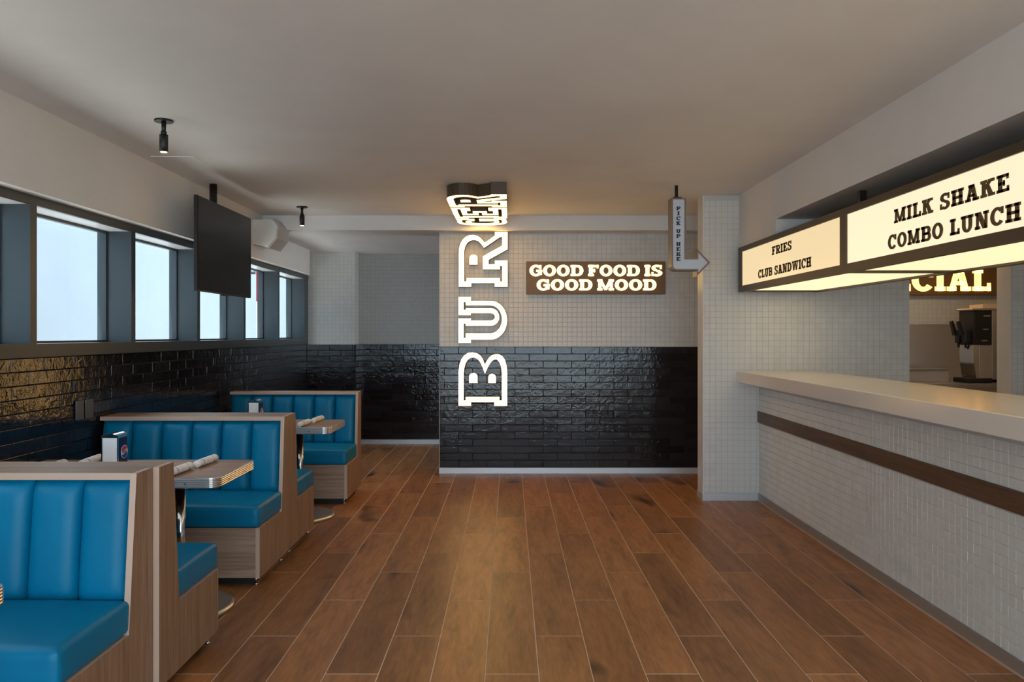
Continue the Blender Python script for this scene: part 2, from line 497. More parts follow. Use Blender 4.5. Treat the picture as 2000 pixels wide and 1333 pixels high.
def letter_mesh(ch, G, cap, sx, depth, mt, cache={}):
    key = (ch, id(G), round(cap, 4), round(sx, 4), depth, mt.name)
    if key not in cache:
        mb = MB()
        for p in G[ch][0]:
            mb.prism([(a * cap * sx, c * cap) for a, c in p], lambda a, c, h: (a, c, h), 0, depth)
        cache[key] = mb.mesh('letter_' + ch.lower(), mt)
    return cache[key]

def text(s, G, cap, origin, u, v, parent, mt, width=None, depth=0.008, gap=0.08, space=0.42):
    """one object per letter; origin = left end of the base line, world coordinates"""
    u, v = Vector(u), Vector(v)
    n_ = u.cross(v)
    tot = sum((space if c == ' ' else G[c][1] + gap) for c in s) - gap
    sx = 1.0 if width is None else width / (tot * cap)
    rot = Matrix((u, v, n_)).transposed().to_4x4()
    x = 0.0
    base = Vector(origin) - parent.location
    for c in s:
        if c == ' ':
            x += space; continue
        o = link('letter', letter_mesh(c, G, cap, sx, depth, mt), parent)
        o.matrix_local = Matrix.Translation(base + u * (x * cap * sx)) @ rot
        x += G[c][1] + gap
    return tot * cap * sx

# ------------------------------------------------------------------ the room shell
CEIL = 2.7225
XL, XLB = -2.68, -2.58           # left tiled wall, left upper wall
YB, YP, YA, YC = 8.356, 6.989, 10.6, 10.33     # back wall, pillar wall, alcove wall, alcove column
BX = -0.754                      # left end of the back wall
TILE = 0.0522
BW, BH = 0.3013, 0.0756

def struct(name, mb, m_, label, cat):
    return tag(mb.build(name, m_), label, cat, kind='structure')

floor = struct('floor', MB().box(-2.9, 6.3, -1.8, 10.8, -0.12, -0.0015), M['floor_grout'], 'brown wood-look plank floor with pale joints across the whole room', 'floor')
PW, PL = 0.233, 1.466
pb = bevel_box(0.0022, PW - 0.0022, 0.0042, PL - 0.0042, -0.010, 0.0, 0.0008, 1)
plank_me = bpy.data.meshes.new('plank'); pb.to_mesh(plank_me); pb.free(); plank_me.materials.append(M['plank'])
offs = [3.415, 3.846, 4.367]
for k in range(-11, 15):
    x = -0.108 + k * PW
    y = offs[k % 3] - 4 * PL
    while y < 10.7:
        if y + PL > -1.7 and not (x < BX - 1 and y > 10.5):
            link('plank', plank_me, floor, (x, y, 0))
        y += PL

ceiling = struct('ceiling', MB().box(-2.9, 6.3, -1.8, 8.16, CEIL, CEIL + .12), M['ceiling'], 'plain off-white plaster ceiling', 'ceiling')
hatch = MB()
hx0, hx1, hy0, hy1 = -2.50, -2.20, 5.45, 5.78
hatch.box(hx0, hx1, hy0, hy1, CEIL - .004, CEIL)
hatch.build('access_panel', M['ceiling'], ceiling)
struct('trim_1', MB().box(-2.9, 2.75, 8.16, 10.75, 2.570, CEIL + .12), M['ceiling'], 'white dropped beam and lower ceiling above the back wall', 'beam')

# left wall: lower wall, bulkhead over the windows
wl = struct('wall_left', MB().box(-2.95, XL - .010, -1.8, YC + .3, 0, 1.352), M['grout_dark'], 'black glazed brick wall under the strip of windows', 'wall')
MB().box(-2.95, XLB, -1.8, 10.08, 2.257, CEIL).box(-2.95, XLB - .06, 10.08, YC, 2.257, CEIL).build('bulkhead', M['plaster'], wl)

def brick_mesh(wd, ht, dp):
    bm = bevel_box(0.0015, wd - 0.0015, 0, dp, 0.0015, ht - 0.0015, 0.003, 2)
    me = bpy.data.meshes.new('brick'); 
    bm.to_mesh(me); bm.free()
    me.materials.append(M['brick'])
    return me
BR = {}
def bricks(parent, plane, a0, a1, pos, z0, rows, limit, near, start=0.0):
    """plane 'x': wall along Y facing +X at x = pos; 'y': wall along X facing -Y at y = pos"""
    todo = []
    for r in range(rows):
        a = a0 - (BW / 2 if r % 2 else 0) + start
        while a < a1 - 1e-3:
            b0, b1 = max(a, a0), min(a + BW, a1)
            if b1 - b0 > 0.02:
                todo.append((b0, b1 - b0, z0 + r * BH))
            a += BW
    todo.sort(key=lambda q: near(q[0]))
    rest = MB()
    for i, (a, wd, z) in enumerate(todo):
        j = random.uniform(-.0015, .0015)
        if i < limit:
            key = round(wd, 3)
            if key not in BR: BR[key] = brick_mesh(wd, BH, 0.016)
            o = link('brick', BR[key], parent)
            tilt = (random.gauss(0, .006), 0, random.gauss(0, .004))
            if plane == 'y':
                o.location = (a, pos + j, z); o.rotation_euler = tilt
            else:
                o.location = (pos + j, a, z); o.rotation_euler = (tilt[0], 0, math.pi / 2 + tilt[2])
        else:
            if plane == 'y': rest.box(a + .0015, a + wd - .0015, pos, pos + .016, z + .0015, z + BH - .0015)
            else: rest.box(pos - .016, pos, a + .0015, a + wd - .0015, z + .0015, z + BH - .0015)
    if rest.v:
        tag(rest.build('brick', M['brick'], parent), kind='stuff')

Z_BR = 0.064
# the rows seen above and between the benches first, nearest first
bricks(wl, 'x', 0.9, YC, XL, Z_BR, 17, 300, lambda a: abs(a - 6.0) if a > 3.3 else 50 - a)

# alcove column and alcove wall
wc = struct('wall_column', MB().box(-2.95, -2.046, YC, YA + .2, 1.349, 2.57), [M['mosaic_far']], 'pale mosaic tiled column in the far left corner', 'wall')
MB().box(-2.95, -2.046, YC + .004, YA + .2, 0, 1.349).build('brick_bed', M['grout_dark'], wc)
bricks(wc, 'y', XL, -2.046, YC, Z_BR, 17, 300, lambda a: a)
bricks(wc, 'x', YC + .02, YA, -2.034, Z_BR, 17, 300, lambda a: a)
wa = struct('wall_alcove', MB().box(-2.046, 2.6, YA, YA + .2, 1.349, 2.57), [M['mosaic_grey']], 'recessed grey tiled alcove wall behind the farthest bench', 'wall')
MB().box(-2.046, 2.6, YA + .004, YA + .2, 0, 1.349).build('brick_bed', M['grout_dark'], wa)
bricks(wa, 'y', -2.046, BX, YA, Z_BR, 17, 300, lambda a: a)
struct('baseboard_alcove', MB().box(-2.04, BX, YA - .012, YA + .004, 0, .060), M['skirting'], 'thin metal skirting along the alcove wall', 'baseboard')

# back wall
wb = struct('wall_back', MB().box(BX + .004, 2.75, YB + .012, YB + .35, 0, 1.349).box(BX + .004, 2.75, YB + .0022, YB + .35, 1.349, 2.570), [M['grout_light'], M['grout_dark']], 'back wall with black glazed brick below and cream mosaic above', 'wall')
dk = MB().box(BX + .004, 2.75, YB + .0050, YB + .012, 0, 1.349); dk.build('dark_grout_bed', M['grout_dark'], wb)
MB().box(BX, BX + .004, YB, YB + .35, 0, 2.57).build('corner_profile', M['white_plastic'], wb)
bricks(wb, 'y', BX + .004, 2.75, YB, Z_BR, 17, 300, lambda a: a, start=-0.10)
struct('baseboard_back', MB().box(BX, 2.75, YB - .012, YB + .004, 0, .060), M['skirting'], 'thin metal skirting along the foot of the back wall', 'baseboard')

def tile_mesh(dp):
    bm = bevel_box(0.0011, TILE - 0.0011, 0, dp, 0.0011, TILE - 0.0011, 0.0018, 1)
    me = bpy.data.meshes.new('tile')
    bm.to_mesh(me); bm.free(); me.materials.append(M['mosaic'])
    return me
TILE_ME = tile_mesh(0.007)
def tiles(parent, cells, pos, plane, limit=300):
    """cells: (a, z, distance); nearest become objects, the rest one mesh of single raised tiles"""
    cells = sorted(cells, key=lambda q: q[2])
    rest = MB()
    for i, (a, z, _) in enumerate(cells):
        if i < limit:
            o = link('tile', TILE_ME, parent)
            tl = random.gauss(0, .012)
            if plane == 'y': o.location = (a, pos, z); o.rotation_euler = (tl, 0, random.gauss(0, .012))
            elif plane == '-x': o.location = (pos, a + TILE, z); o.rotation_euler = (tl, 0, -math.pi / 2 + random.gauss(0, .012))
        else:
            g, c, d = .0011, .0018, .006
            def P(q, r, h):
                return (q, pos + h, r) if plane == 'y' else (pos + h, q, r)
            x0, x1, y0, y1 = a + g, a + TILE - g, z + g, z + TILE - g
            k1, k2 = random.gauss(0, .0004), random.gauss(0, .0004)
            vs = [P(x0, y0, d), P(x1, y0, d), P(x1, y1, d), P(x0, y1, d), P(x0 + c, y0 + c, k1), P(x1 - c, y0 + c, k2), P(x1 - c, y1 - c, -k1), P(x0 + c, y1 - c, -k2)]
            rest.add(vs, [(4, 5, 6, 7), (0, 1, 5, 4), (1, 2, 6, 5), (2, 3, 7, 6), (3, 0, 4, 7)])
    if rest.v:
        tag(rest.build('tile', M['mosaic'], parent), kind='stuff')

cells = []
nx, nz = int((2.72 - BX) / TILE), int((2.57 - 1.352) / TILE)
for i in range(nx):
    for j in range(nz):
        a, z = BX + .008 + i * TILE, 1.352 + j * TILE
        cells.append((a, z, abs(a - .6) + abs(z - 1.6)))
tiles(wb, cells, YB, 'y')

# pillar wall with the kitchen doorway
PX0, PX1, PX2 = 1.727, 3.56, 4.472
wr = struct('wall_right', MB().box(PX0, PX1, YP + .0022, YP + .2, 0, CEIL).box(PX2, 6.3, YP + .0022, YP + .2, 0, CEIL).box(PX1, PX2, YP + .0022, YP + .2, 2.2, CEIL), M['grout_light'], 'cream mosaic tiled pillar wall with a kitchen doorway', 'wall')
cells = []
nz = int((CEIL - .07) / TILE)
for x0_, x1_ in ((PX0, PX1), (PX2, 5.4)):
    for i in range(int((x1_ - x0_) / TILE)):
        for j in range(nz):
            a, z = x0_ + .004 + i * TILE, .068 + j * TILE
            cells.append((a, z, abs(a - 2.0) * 1.0 + (0 if z < 1.1 or a < 2.05 else 2)))
tiles(wr, cells, YP, 'y')
MB().box(PX0 - .004, PX0, YP + .002, YP + .2, 0, CEIL).build('pillar_side', M['mosaic'], wr)
MB().box(PX0 - .006, PX0 + .004, YP - .001, YP + .006, 0, CEIL).build('corner_profile', M['white_plastic'], wr)
MB().box(PX1, PX1 + .004, YP, YP + .2, 0, 2.2).box(PX2 - .004, PX2, YP, YP + .2, 0, 2.2).box(PX1, PX2, YP, YP + .2, 2.196, 2.2).build('doorway_lining', M['plaster'], wr)
struct('baseboard_pillar', MB().box(PX0 - .012, 2.215, YP - .012, YP + .002, 0, .060).box(PX0 - .012, PX0 - .004, YP, YP + .2, 0, .060), M['skirting'], 'thin metal skirting around the tiled pillar', 'baseboard')

# right bulkhead over the counter
BXR = 2.042
struct('wall_bulkhead', MB().box(BXR, 6.3, -1.8, YP, 2.369, CEIL).box(BXR, 2.72, 6.02, YP, 2.252, 2.369), M['plaster'], 'deep off-white bulkhead running above the menu board', 'wall')
# kitchen and service side
struct('wall_kitchen', MB().box(2.75, 6.3, 9.0, 9.2, 0, CEIL).box(2.75, 2.80, YB + .35, 9.0, 0, CEIL), M['mosaic_far'], 'grey tiled kitchen wall seen through the doorway', 'wall')
struct('wall_service', MB().box(6.2, 6.35, -1.8, 9.2, 0, CEIL), M['plaster'], 'plain side wall behind the service counter', 'wall')
struct('trim_2', MB().box(2.75, 6.3, 8.16, 9.2, CEIL, CEIL + .12), M['ceiling'], 'kitchen ceiling slab', 'ceiling')

# rear shop front (daylight behind the viewer)
def shopfront():
    wr_ = struct('wall_rear', MB().box(-2.95, 6.3, -2.0, -1.8, 2.60, CEIL + .12).box(-2.95, 6.3, -2.0, -1.8, -.12, .08).box(3.2, 6.3, -2.0, -1.8, .08, 2.6), M['plaster'], 'glazed shop front wall behind the viewer', 'wall')
    for i in range(6):
        x = -2.95 + i * 1.23
        MB().box(x, x + .06, -1.95, -1.85, .08, 2.6).build('mullion', M['frame'], wr_)
        if i < 5:
            MB().box(x + .06, x + 1.23, -1.905, -1.895, .08, 2.6).build('pane', M['glass'], wr_)
shopfront()

# windows of the left wall
XR, XG = -2.66, -2.84
ZS, ZH = 1.428, 2.206
mull = [0.865 + 1.16 * k for k in range(9)]
for k in range(9):
    y1 = mull[k]
    y0 = (mull[k - 1] + .06) if k else -1.8
    wn = tag(link('window_%d' % (k + 1), None, None, (XR, (y0 + y1) / 2, 1.352)), 'tall pane in the dark framed window strip, bay %d from the viewer' % (k + 1), 'window', kind='structure')
    L0 = Vector(wn.location)
    def part(name, m_, *bxs):
        mb = MB()
        for q in bxs:
            mb.box(q[0] - L0.x, q[1] - L0.x, q[2] - L0.y, q[3] - L0.y, q[4] - L0.z, q[5] - L0.z)
        return mb.build(name, m_, wn)
    yend = y1 + (.06 if k < 8 else .175)
    part('mullion', M['frame'], (XG - .06, XR, y1, yend, ZS, ZH))
    part('sill', M['frame'], (XG - .06, XR, y0, yend, 1.352, ZS))
    part('head', M['frame'], (XG + .16, XR + (.006 if k == 8 else 0), y0, yend, ZH, 2.257), (XG - .06, XG + .16, y0, yend, ZH + .006, 2.257))
    part('head_lining', M['frame_reflection'], (XG, XG + .158, y0, y1, ZH - .0005, ZH + .006))  # thin pale sheet painting the bright window reflection under the head
    for q in ((y0, y1, ZH - .018, ZH - .001), (y0, y1, ZS, ZS + .014), (y1 - .022, y1, ZS + .014, ZH - .018), (y0, y0 + .022, ZS + .014, ZH - .018)):
        part('glazing_bead', M['frame'], (XG - .02, XG + .012) + q)
    part('pane', M['glass'], (XG - .012, XG - .004, y0, y1, ZS, ZH - .002))

# outside, seen through the strip windows
struct('ground_outside', MB().box(-9, -2.95, -8, 22, -.30, -.12).box(-2.95, 12, -14, -2.0, -.30, -.12), M['pavement'], 'grey paving outside the windows', 'ground')
struct('wall_outside', MB().box(-6.3, -6.0, -8, 22, -.12, 4.6), M['ext_wall'], 'white rendered neighbouring wall outside the windows', 'wall')
pole = thing('painted_pole', (-3.75, 11.70, -.12), 'slim outdoor pole, red above and pale blue below, outside the far window', 'pole')
MB().cyl((0, 0, 2.10), (0, 0, 3.4), .04, n=14).build('upper_pole', M['red_paint'], pole)
MB().cyl((0, 0, 0), (0, 0, 2.10), .036, n=14).build('lower_pole', M['blue_paint'], pole)
MB().cyl((-.04, -.03, 2.52), (-.10, -.05, 2.52), .022, n=10).build('bracket', M['black'], pole)

# ------------------------------------------------------------------ service counter
CX0, CX1, CXF = 2.024, 2.75, 2.22
cw = thing('service_counter', (CXF, 3.5, 0), 'white mosaic tiled service counter front with a dark wooden rail', 'counter')
cw.location = (0, 0, 0)
MB().box(CXF + .0040, 2.70, -1.2, YP - .002, 0, 1.0525).build('counter_body', M['grout_light'], cw)
cells = []
ny = int((YP + 1.2) / TILE)
for i in range(ny):
    a = YP - .004 - (i + 1) * TILE
    for j in range(18):
        z = .064 + j * TILE
        if .699 - TILE < z < .795 - .004 and z + TILE > .703: 
            if z >= .699 and z + TILE <= .795: continue
        if a > -1.2:
            cells.append((a, z, abs(a - 3.6) if a > 3.3 else 20 - a))
tiles(cw, cells, CXF, '-x')
MB().box(CXF - .014, CXF + .006, -1.2, YP - .003, .699, .795).build('wood_rail', M['strip_wood'], cw)
mbk = MB().box(CXF - .010, CXF + .007, -1.2, YP - .013, 0.005, .060); mbk.build('skirting', M['skirting_warm'], cw)
MB().box(CXF - .020, CXF + .007, -1.2, YP - .013, 0, .006).build('skirting_foot', M['edge'], cw)
ct = bm_obj(bevel_box(CX0, CX1, -1.2, YP - .001, 1.056, 1.153, .004, 2), 'counter_worktop', M['quartz'])
tag(ct, 'thick cream stone worktop lying on the tiled service counter', 'worktop')

# ------------------------------------------------------------------ hanging menu board
MX0, MX1, MZ0, MZ1 = 2.011, 2.712, 1.852, 2.242
mb_root = thing('menu_board', (MX0, 4.7, MZ0), 'long bronze framed light box menu hanging over the service counter', 'menu board')
ml = Vector(mb_root.location)
def mpart(name, m_, *bxs, parent=mb_root):
    q = MB()
    for a in bxs:
        q.box(a[0] - ml.x, a[1] - ml.x, a[2] - ml.y, a[3] - ml.y, a[4] - ml.z, a[5] - ml.z)
    return q.build(name, m_, parent)
ends = [6.90, 4.735, 2.57, 0.40]
fw = .042
yA, yZ = ends[-1], ends[0]
mpart('top_rail', M['bronze'], (MX0, MX0 + fw, yA, yZ, MZ1 - fw, MZ1))
mpart('top_rail', M['bronze'], (MX1 - fw, MX1, yA, yZ, MZ1 - fw, MZ1))
mpart('bottom_rail', M['bronze'], (MX0, MX0 + fw, yA, yZ, MZ0, MZ0 + .052))
mpart('bottom_rail', M['bronze'], (MX1 - fw, MX1, yA, yZ, MZ0, MZ0 + .052))
mpart('top_cover', M['bronze'], (MX0 + fw, MX1 - fw, yA, yZ, MZ1 - .02, MZ1 - .004))
for y in ends:
    h = .045
    a, c = (y - .09, y) if y == ends[0] else ((y, y + .09) if y == ends[-1] else (y - h, y + h))
    mpart('post', M['bronze'], (MX0 + .001, MX0 + fw, a, c, MZ0 + .052, MZ1 - fw))
    mpart('post', M['bronze'], (MX1 - fw, MX1 - .001, a, c, MZ0 + .052, MZ1 - fw))
    mpart('cross_bar', M['bronze'], (MX0 + fw, MX1 - fw, (a + c) / 2 - .03, (a + c) / 2 + .03, MZ0 + .001, MZ0 + .04))
mpart('end_cap', M['bronze'], (MX0 + fw, MX1 - fw, yZ - .012, yZ - .002, MZ0 + .04, MZ1 - .02))
mpart('end_cap', M['bronze'], (MX0 + fw, MX1 - fw, yA + .002, yA + .012, MZ0 + .04, MZ1 - .02))
for i in range(3):
    y1, y0 = ends[i] - (.09 if i == 0 else .045), ends[i + 1] + (.09 if i == 2 else .045)
    mpart('lit_panel', M['menu_a'] if i == 0 else M['menu_b'], (MX0 + .010, MX0 + .016, y0, y1, MZ0 + .052, MZ1 - fw))
    mpart('rear_panel', M['bronze'], (MX1 - .016, MX1 - .010, y0, y1, MZ0 + .052, MZ1 - fw))
    mpart('lower_diffuser', M['menu_under'], (MX0 + fw, MX1 - fw, y0 - .01, y1 + .01, MZ0 + .014, MZ0 + .020))
for y in (4.84, 2.3, 6.3):
    top = 2.369 if y < 6.0 else 2.252
    mpart('hanger', M['black'], (2.155, 2.195, y - .02, y + .02, MZ1 - .004, top))
def menu_text(s, xl, yl, xr, yr, cap_px_l):
    """base line end points in the photograph, on the panel plane x = const"""
    xp = MX0 + .010
    d0, d1 = F * xp / (xl - X0), F * xp / (xr - X0)
    z0 = CAMZ + (Y0 - yl) * d0 / F
    z1 = CAMZ + (Y0 - yr) * d1 / F
    zz = (z0 + z1) / 2
    cap = cap_px_l * d0 / F
    text(s, MEDI, cap, (xp - .001, d0, zz), (0, -1, 0), (0, 0, 1), mb_root, M['menu_letter'], width=d0 - d1, depth=.003, gap=.13, space=.5)
menu_text('FRIES', 1508.5, 499, 1546.5, 487.5, 16.5)
menu_text('CLUB SANDWICH', 1481.5, 543.5, 1585, 522, 16)
menu_text('MILK SHAKE', 1747.5, 437.5, 1972, 371.5, 27)
menu_text('COMBO LUNCH', 1735.5, 487.5, 1995, 431, 27)

# ------------------------------------------------------------------ BURGER letters
U_ = 1.0 / 702 * 200          # units of the traced outlines -> pixels
def arc(cx, cy, rx, ry, a0, a1, n=10):
    return [(cx + rx * math.cos(math.radians(a0 + (a1 - a0) * i / n)), cy + ry * math.sin(math.radians(a0 + (a1 - a0) * i / n))) for i in range(n + 1)]
def inset(poly, w_):
    ar = sum(poly[i][0] * poly[(i + 1) % len(poly)][1] - poly[(i + 1) % len(poly)][0] * poly[i][1] for i in range(len(poly)))
    sg = 1 if ar > 0 else -1
    out = []
    n = len(poly)
    for i in range(n):
        p0, p1, p2 = (Vector(poly[(i + k) % n]) for k in (-1, 0, 1))
        d1, d2 = (p1 - p0).normalized(), (p2 - p1).normalized()
        n1, n2 = Vector((-d1.y, d1.x)) * sg, Vector((-d2.y, d2.x)) * sg
        k = 1 + n1.dot(n2)
        q = p1 + (n1 + n2) * (w_ / max(k, .25))
        out.append((q.x, q.y))
    return out
R_out = [(162, 423), (247, 423), (247, 398), (408, 398), (408, 423), (495, 423), (495, 243), (410, 243), (410, 268), (365, 268), (365, 238), (495, 165), (495, 47), (410, 47), (410, 72), (338, 122)] \
    + [(325, 104), (305, 84), (285, 73), (262, 67), (236, 69), (210, 80), (188, 101), (172, 130), (164, 162), (162, 195)]
R_in = [(198, 388), (215, 388), (215, 363), (443, 363), (443, 388), (460, 388), (460, 280), (443, 280), (443, 302), (327, 302), (327, 215), (460, 140), (460, 82), (443, 82), (335, 155)] \
    + [(318, 132), (297, 111), (278, 103), (258, 101), (238, 107), (220, 120), (206, 144), (199, 170), (197, 200)]
R_cnt = [[(235, 270), (290, 270)] + arc(262.5, 225, 27.5, 22, 0, -180, 8)]
U_out = [(160, 493), (245, 493), (245, 520), (380, 520)] + arc(380, 652, 112, 132, -90, 90, 18)[1:-1] + [(380, 785), (245, 785), (245, 808), (160, 808), (160, 640), (245, 640), (245, 655), (380, 655)] \
    + arc(380, 629, 30, 26, 90, -90, 8)[1:-1] + [(380, 603), (245, 603), (245, 617), (160, 617)]
U_in = [(195, 527), (210, 527), (210, 550), (380, 550)] + arc(380, 646, 78, 96, -90, 90, 18)[1:-1] + [(380, 742), (210, 742), (210, 775), (195, 775), (195, 675), (210, 675), (210, 690), (380, 690)] \
    + arc(380, 630, 59, 60, 90, -90, 10)[1:-1] + [(380, 570), (210, 570), (210, 582), (195, 582)]
B_out = [(160, 1238), (245, 1238), (245, 1213), (405, 1213), (405, 1238), (493, 1238), (493, 1010), (489, 965), (478, 925), (460, 899), (438, 886), (415, 885), (390, 892), (370, 908), (355, 930), (340, 958),
         (326, 918), (308, 893), (285, 879), (255, 873), (225, 877), (200, 893), (180, 920), (166, 960), (160, 1010)]
B_in = [(195, 1203), (210, 1203), (210, 1178), (440, 1178), (440, 1203), (457, 1203), (457, 1015), (452, 970), (441, 940), (425, 922), (408, 920), (390, 930), (374, 950), (360, 975), (341, 1018),
        (324, 970), (308, 938), (290, 917), (268, 907), (245, 908), (224, 921), (209, 945), (199, 980), (195, 1020)]
B_cnt = [[(233, 1082), (290, 1082)] + arc(261.5, 1040, 28.5, 26, 0, -180, 8), [(365, 1082), (415, 1082)] + arc(390, 1043, 25, 23, 0, -180, 8)]
E_out = [(0, 0), (85, 0), (85, 25), (248, 25), (248, 0), (333, 0), (333, 330), (222, 330), (222, 248), (248, 248), (248, 135), (209, 135), (209, 225), (124, 225), (124, 135), (85, 135), (85, 248), (111, 248), (111, 330), (0, 330)]
G_out = [(0, 300), (118, 300), (118, 222), (97, 198), (86, 165), (92, 128), (112, 103), (138, 91), (166, 87), (198, 91), (224, 104), (243, 128), (249, 160), (246, 205), (150, 205), (150, 312), (325, 312), (328, 230), (333, 150),
         (322, 96), (300, 55), (268, 24), (222, 6), (166, 0), (112, 6), (66, 24), (33, 55), (10, 98), (0, 150), (4, 230)]

FACE_D = 8.250
def wall_frame(a, c, h):
    px, py = 850 + a * U_, 440 + c * 380 / 1333
    return ((px - X0) * FACE_D / F, FACE_D - h, CAMZ + (Y0 - py) * FACE_D / F)
def channel_letter(frame, outer, inner, counters, label, depth):
    c = [frame(p[0], p[1], 0) for p in outer]
    ctr = Vector((sum(p[0] for p in c) / len(c), sum(p[1] for p in c) / len(c), sum(p[2] for p in c) / len(c)))
    root = thing('channel_letter', ctr, label, 'sign letter', 'letters of the tall lit word sign')
    fr = lambda a, b_, h: tuple(Vector(frame(a, b_, h)) - ctr)
    MB().prism(outer, fr, -depth, -.004, hole=inner).build('casing', M['casing'], root)
    MB().prism(outer, fr, -.004, .0, hole=inner).build('lit_face', M['lit_letter'], root)
    for q in counters:
        MB().prism(q, fr, -depth, -.004).build('counter_casing', M['casing'], root)
        MB().prism(q, fr, -.004, .0).build('counter_face', M['lit_letter'], root)
WD = YB - FACE_D - .002
channel_letter(wall_frame, B_out, B_in, B_cnt, 'glowing outlined letter B turned sideways, lowest on the black brick', WD)
channel_letter(wall_frame, U_out, U_in, [], 'glowing outlined letter U turned sideways on the cream mosaic', WD)
channel_letter(wall_frame, R_out, R_in, R_cnt, 'glowing outlined letter R turned sideways on the wall below the beam', WD)
A0, A1 = -.530, -.028
FZ = 2.615
def ceil_frame(y_far, y_near, bmax):
    def fr(a, b_, h):
        return (A0 + (A1 - A0) * a / 333.0, y_far + (y_near - y_far) * b_ / bmax, FZ - h)
    return fr
CD = CEIL - FZ - .002
channel_letter(ceil_frame(8.14, 7.685, 312), G_out, inset(G_out, 31), [], 'glowing outlined letter G fixed flat under the ceiling beside the beam', CD)
channel_letter(ceil_frame(7.63, 7.03, 330), E_out, inset(E_out, 31), [], 'glowing outlined letter E fixed flat under the ceiling', CD)
flip = lambda P: [(x - 162, 423 - y) for x, y in P]
channel_letter(ceil_frame(6.955, 6.36, 376), flip(R_out), flip(R_in), [flip(q) for q in R_cnt], 'glowing outlined letter R fixed flat under the ceiling nearest the viewer', CD)

# ------------------------------------------------------------------ GOOD FOOD sign, SPECIAL sign
def pxw(x, y, d):
    return ((x - X0) * d / F, d, CAMZ + (Y0 - y) * d / F)
sd = 8.29
a, c = pxw(1028, 575, sd), pxw(1300, 511, sd)
sg = thing('slogan_sign', ((a[0] + c[0]) / 2, sd, a[2]), 'brown rectangular sign with two lit lines about good food and good mood', 'sign')
sl = Vector(sg.location)
bb = bevel_box(a[0] - sl.x, c[0] - sl.x, 0, YB - .002 - sd, 0, c[2] - a[2], .004, 1)
bm_obj(bb, 'sign_box', M['bronze_sign'], sg)
for s_, xl, xr, yb, cp in (('GOOD FOOD IS', 1034, 1293.5, 539.6, 21.5), ('GOOD MOOD', 1048, 1282, 567.6, 21.5)):
    o = pxw(xl, yb, sd)
    text(s_, BOLD, cp * sd / F, (o[0], sd + .001, o[2]), (1, 0, 0), (0, 0, 1), sg, M['lit_sign'], width=(xr - xl) * sd / F, depth=.006, gap=.07, space=.34)

sd2 = 8.93
sp = thing('kitchen_sign', (4.7, sd2, 1.93), 'brown sign with large lit capitals on the kitchen wall', 'sign')
bm_obj(bevel_box(-1.0, 1.0, 0, .068, 0, .36, .004, 1), 'sign_box', M['bronze_sign'], sp)
text('SPECIAL', BOLD, .252, (3.86, sd2 + .001, 1.93 + .048), (1, 0, 0), (0, 0, 1), sp, M['lit_special'], width=1.62, depth=.006, gap=.06)

# ------------------------------------------------------------------ hanging arrow sign
AD = 6.46
k = AD / F
ar = thing('arrow_sign', ((1322 - X0) * k, AD, CAMZ + (Y0 - 528) * k), 'white hanging arrow sign for pick up, bent to the right', 'sign')
def arrow_outline(g):
    # pixel outline, inset by g
    P = [(1311.5, 386.5), (1340, 386.5), (1340, 504), (1361, 504), (1361, 486), (1387, 513), (1361, 540), (1361, 528.5), (1321, 528.5), (1315, 526.5), (1312, 521)]
    return inset(P, g) if g else P
def afr(x, y, h):
    q = pxw(x, y, AD)
    return (q[0] - ar.location.x, -h, q[2] - ar.location.z)
out_, in_ = arrow_outline(0), arrow_outline(3.0)
MB().prism(out_, afr, -.14, -.012).build('casing', M['arrow_case'], ar)
MB().prism(out_, afr, -.012, .0, hole=in_).build('rim', M['arrow_case'], ar)
MB().prism(in_, afr, -.012, -.006).build('sign_face', M['arrow_face'], ar)
x, y, z = pxw(1324.5, 386.5, AD)
MB().cyl((x - ar.location.x, .07, z - ar.location.z), (x - ar.location.x, .07, CEIL - ar.location.z), .014, n=12).build('hanging_rod', M['black'], ar)
MB().box(x - ar.location.x - .035, x - ar.location.x + .035, .03, .11, z - ar.location.z, z - ar.location.z + .012).build('mounting_plate', M['black'], ar)
yy = 403.5
for i, ch in enumerate('PICK UP HERE'):
    if ch != ' ':
        cap = 7.4 * k
        wdt = 8.2 * k if ch != 'I' else 4.6 * k
        o = pxw(1325.3, yy + 7.4, AD)
        text(ch, BOLD, cap, (o[0] - wdt / 2, AD + .006, o[2]), (1, 0, 0), (0, 0, 1), ar, M['logo_black'], width=wdt, depth=.003)
        yy += 9.75
    else:
        yy += 5.6

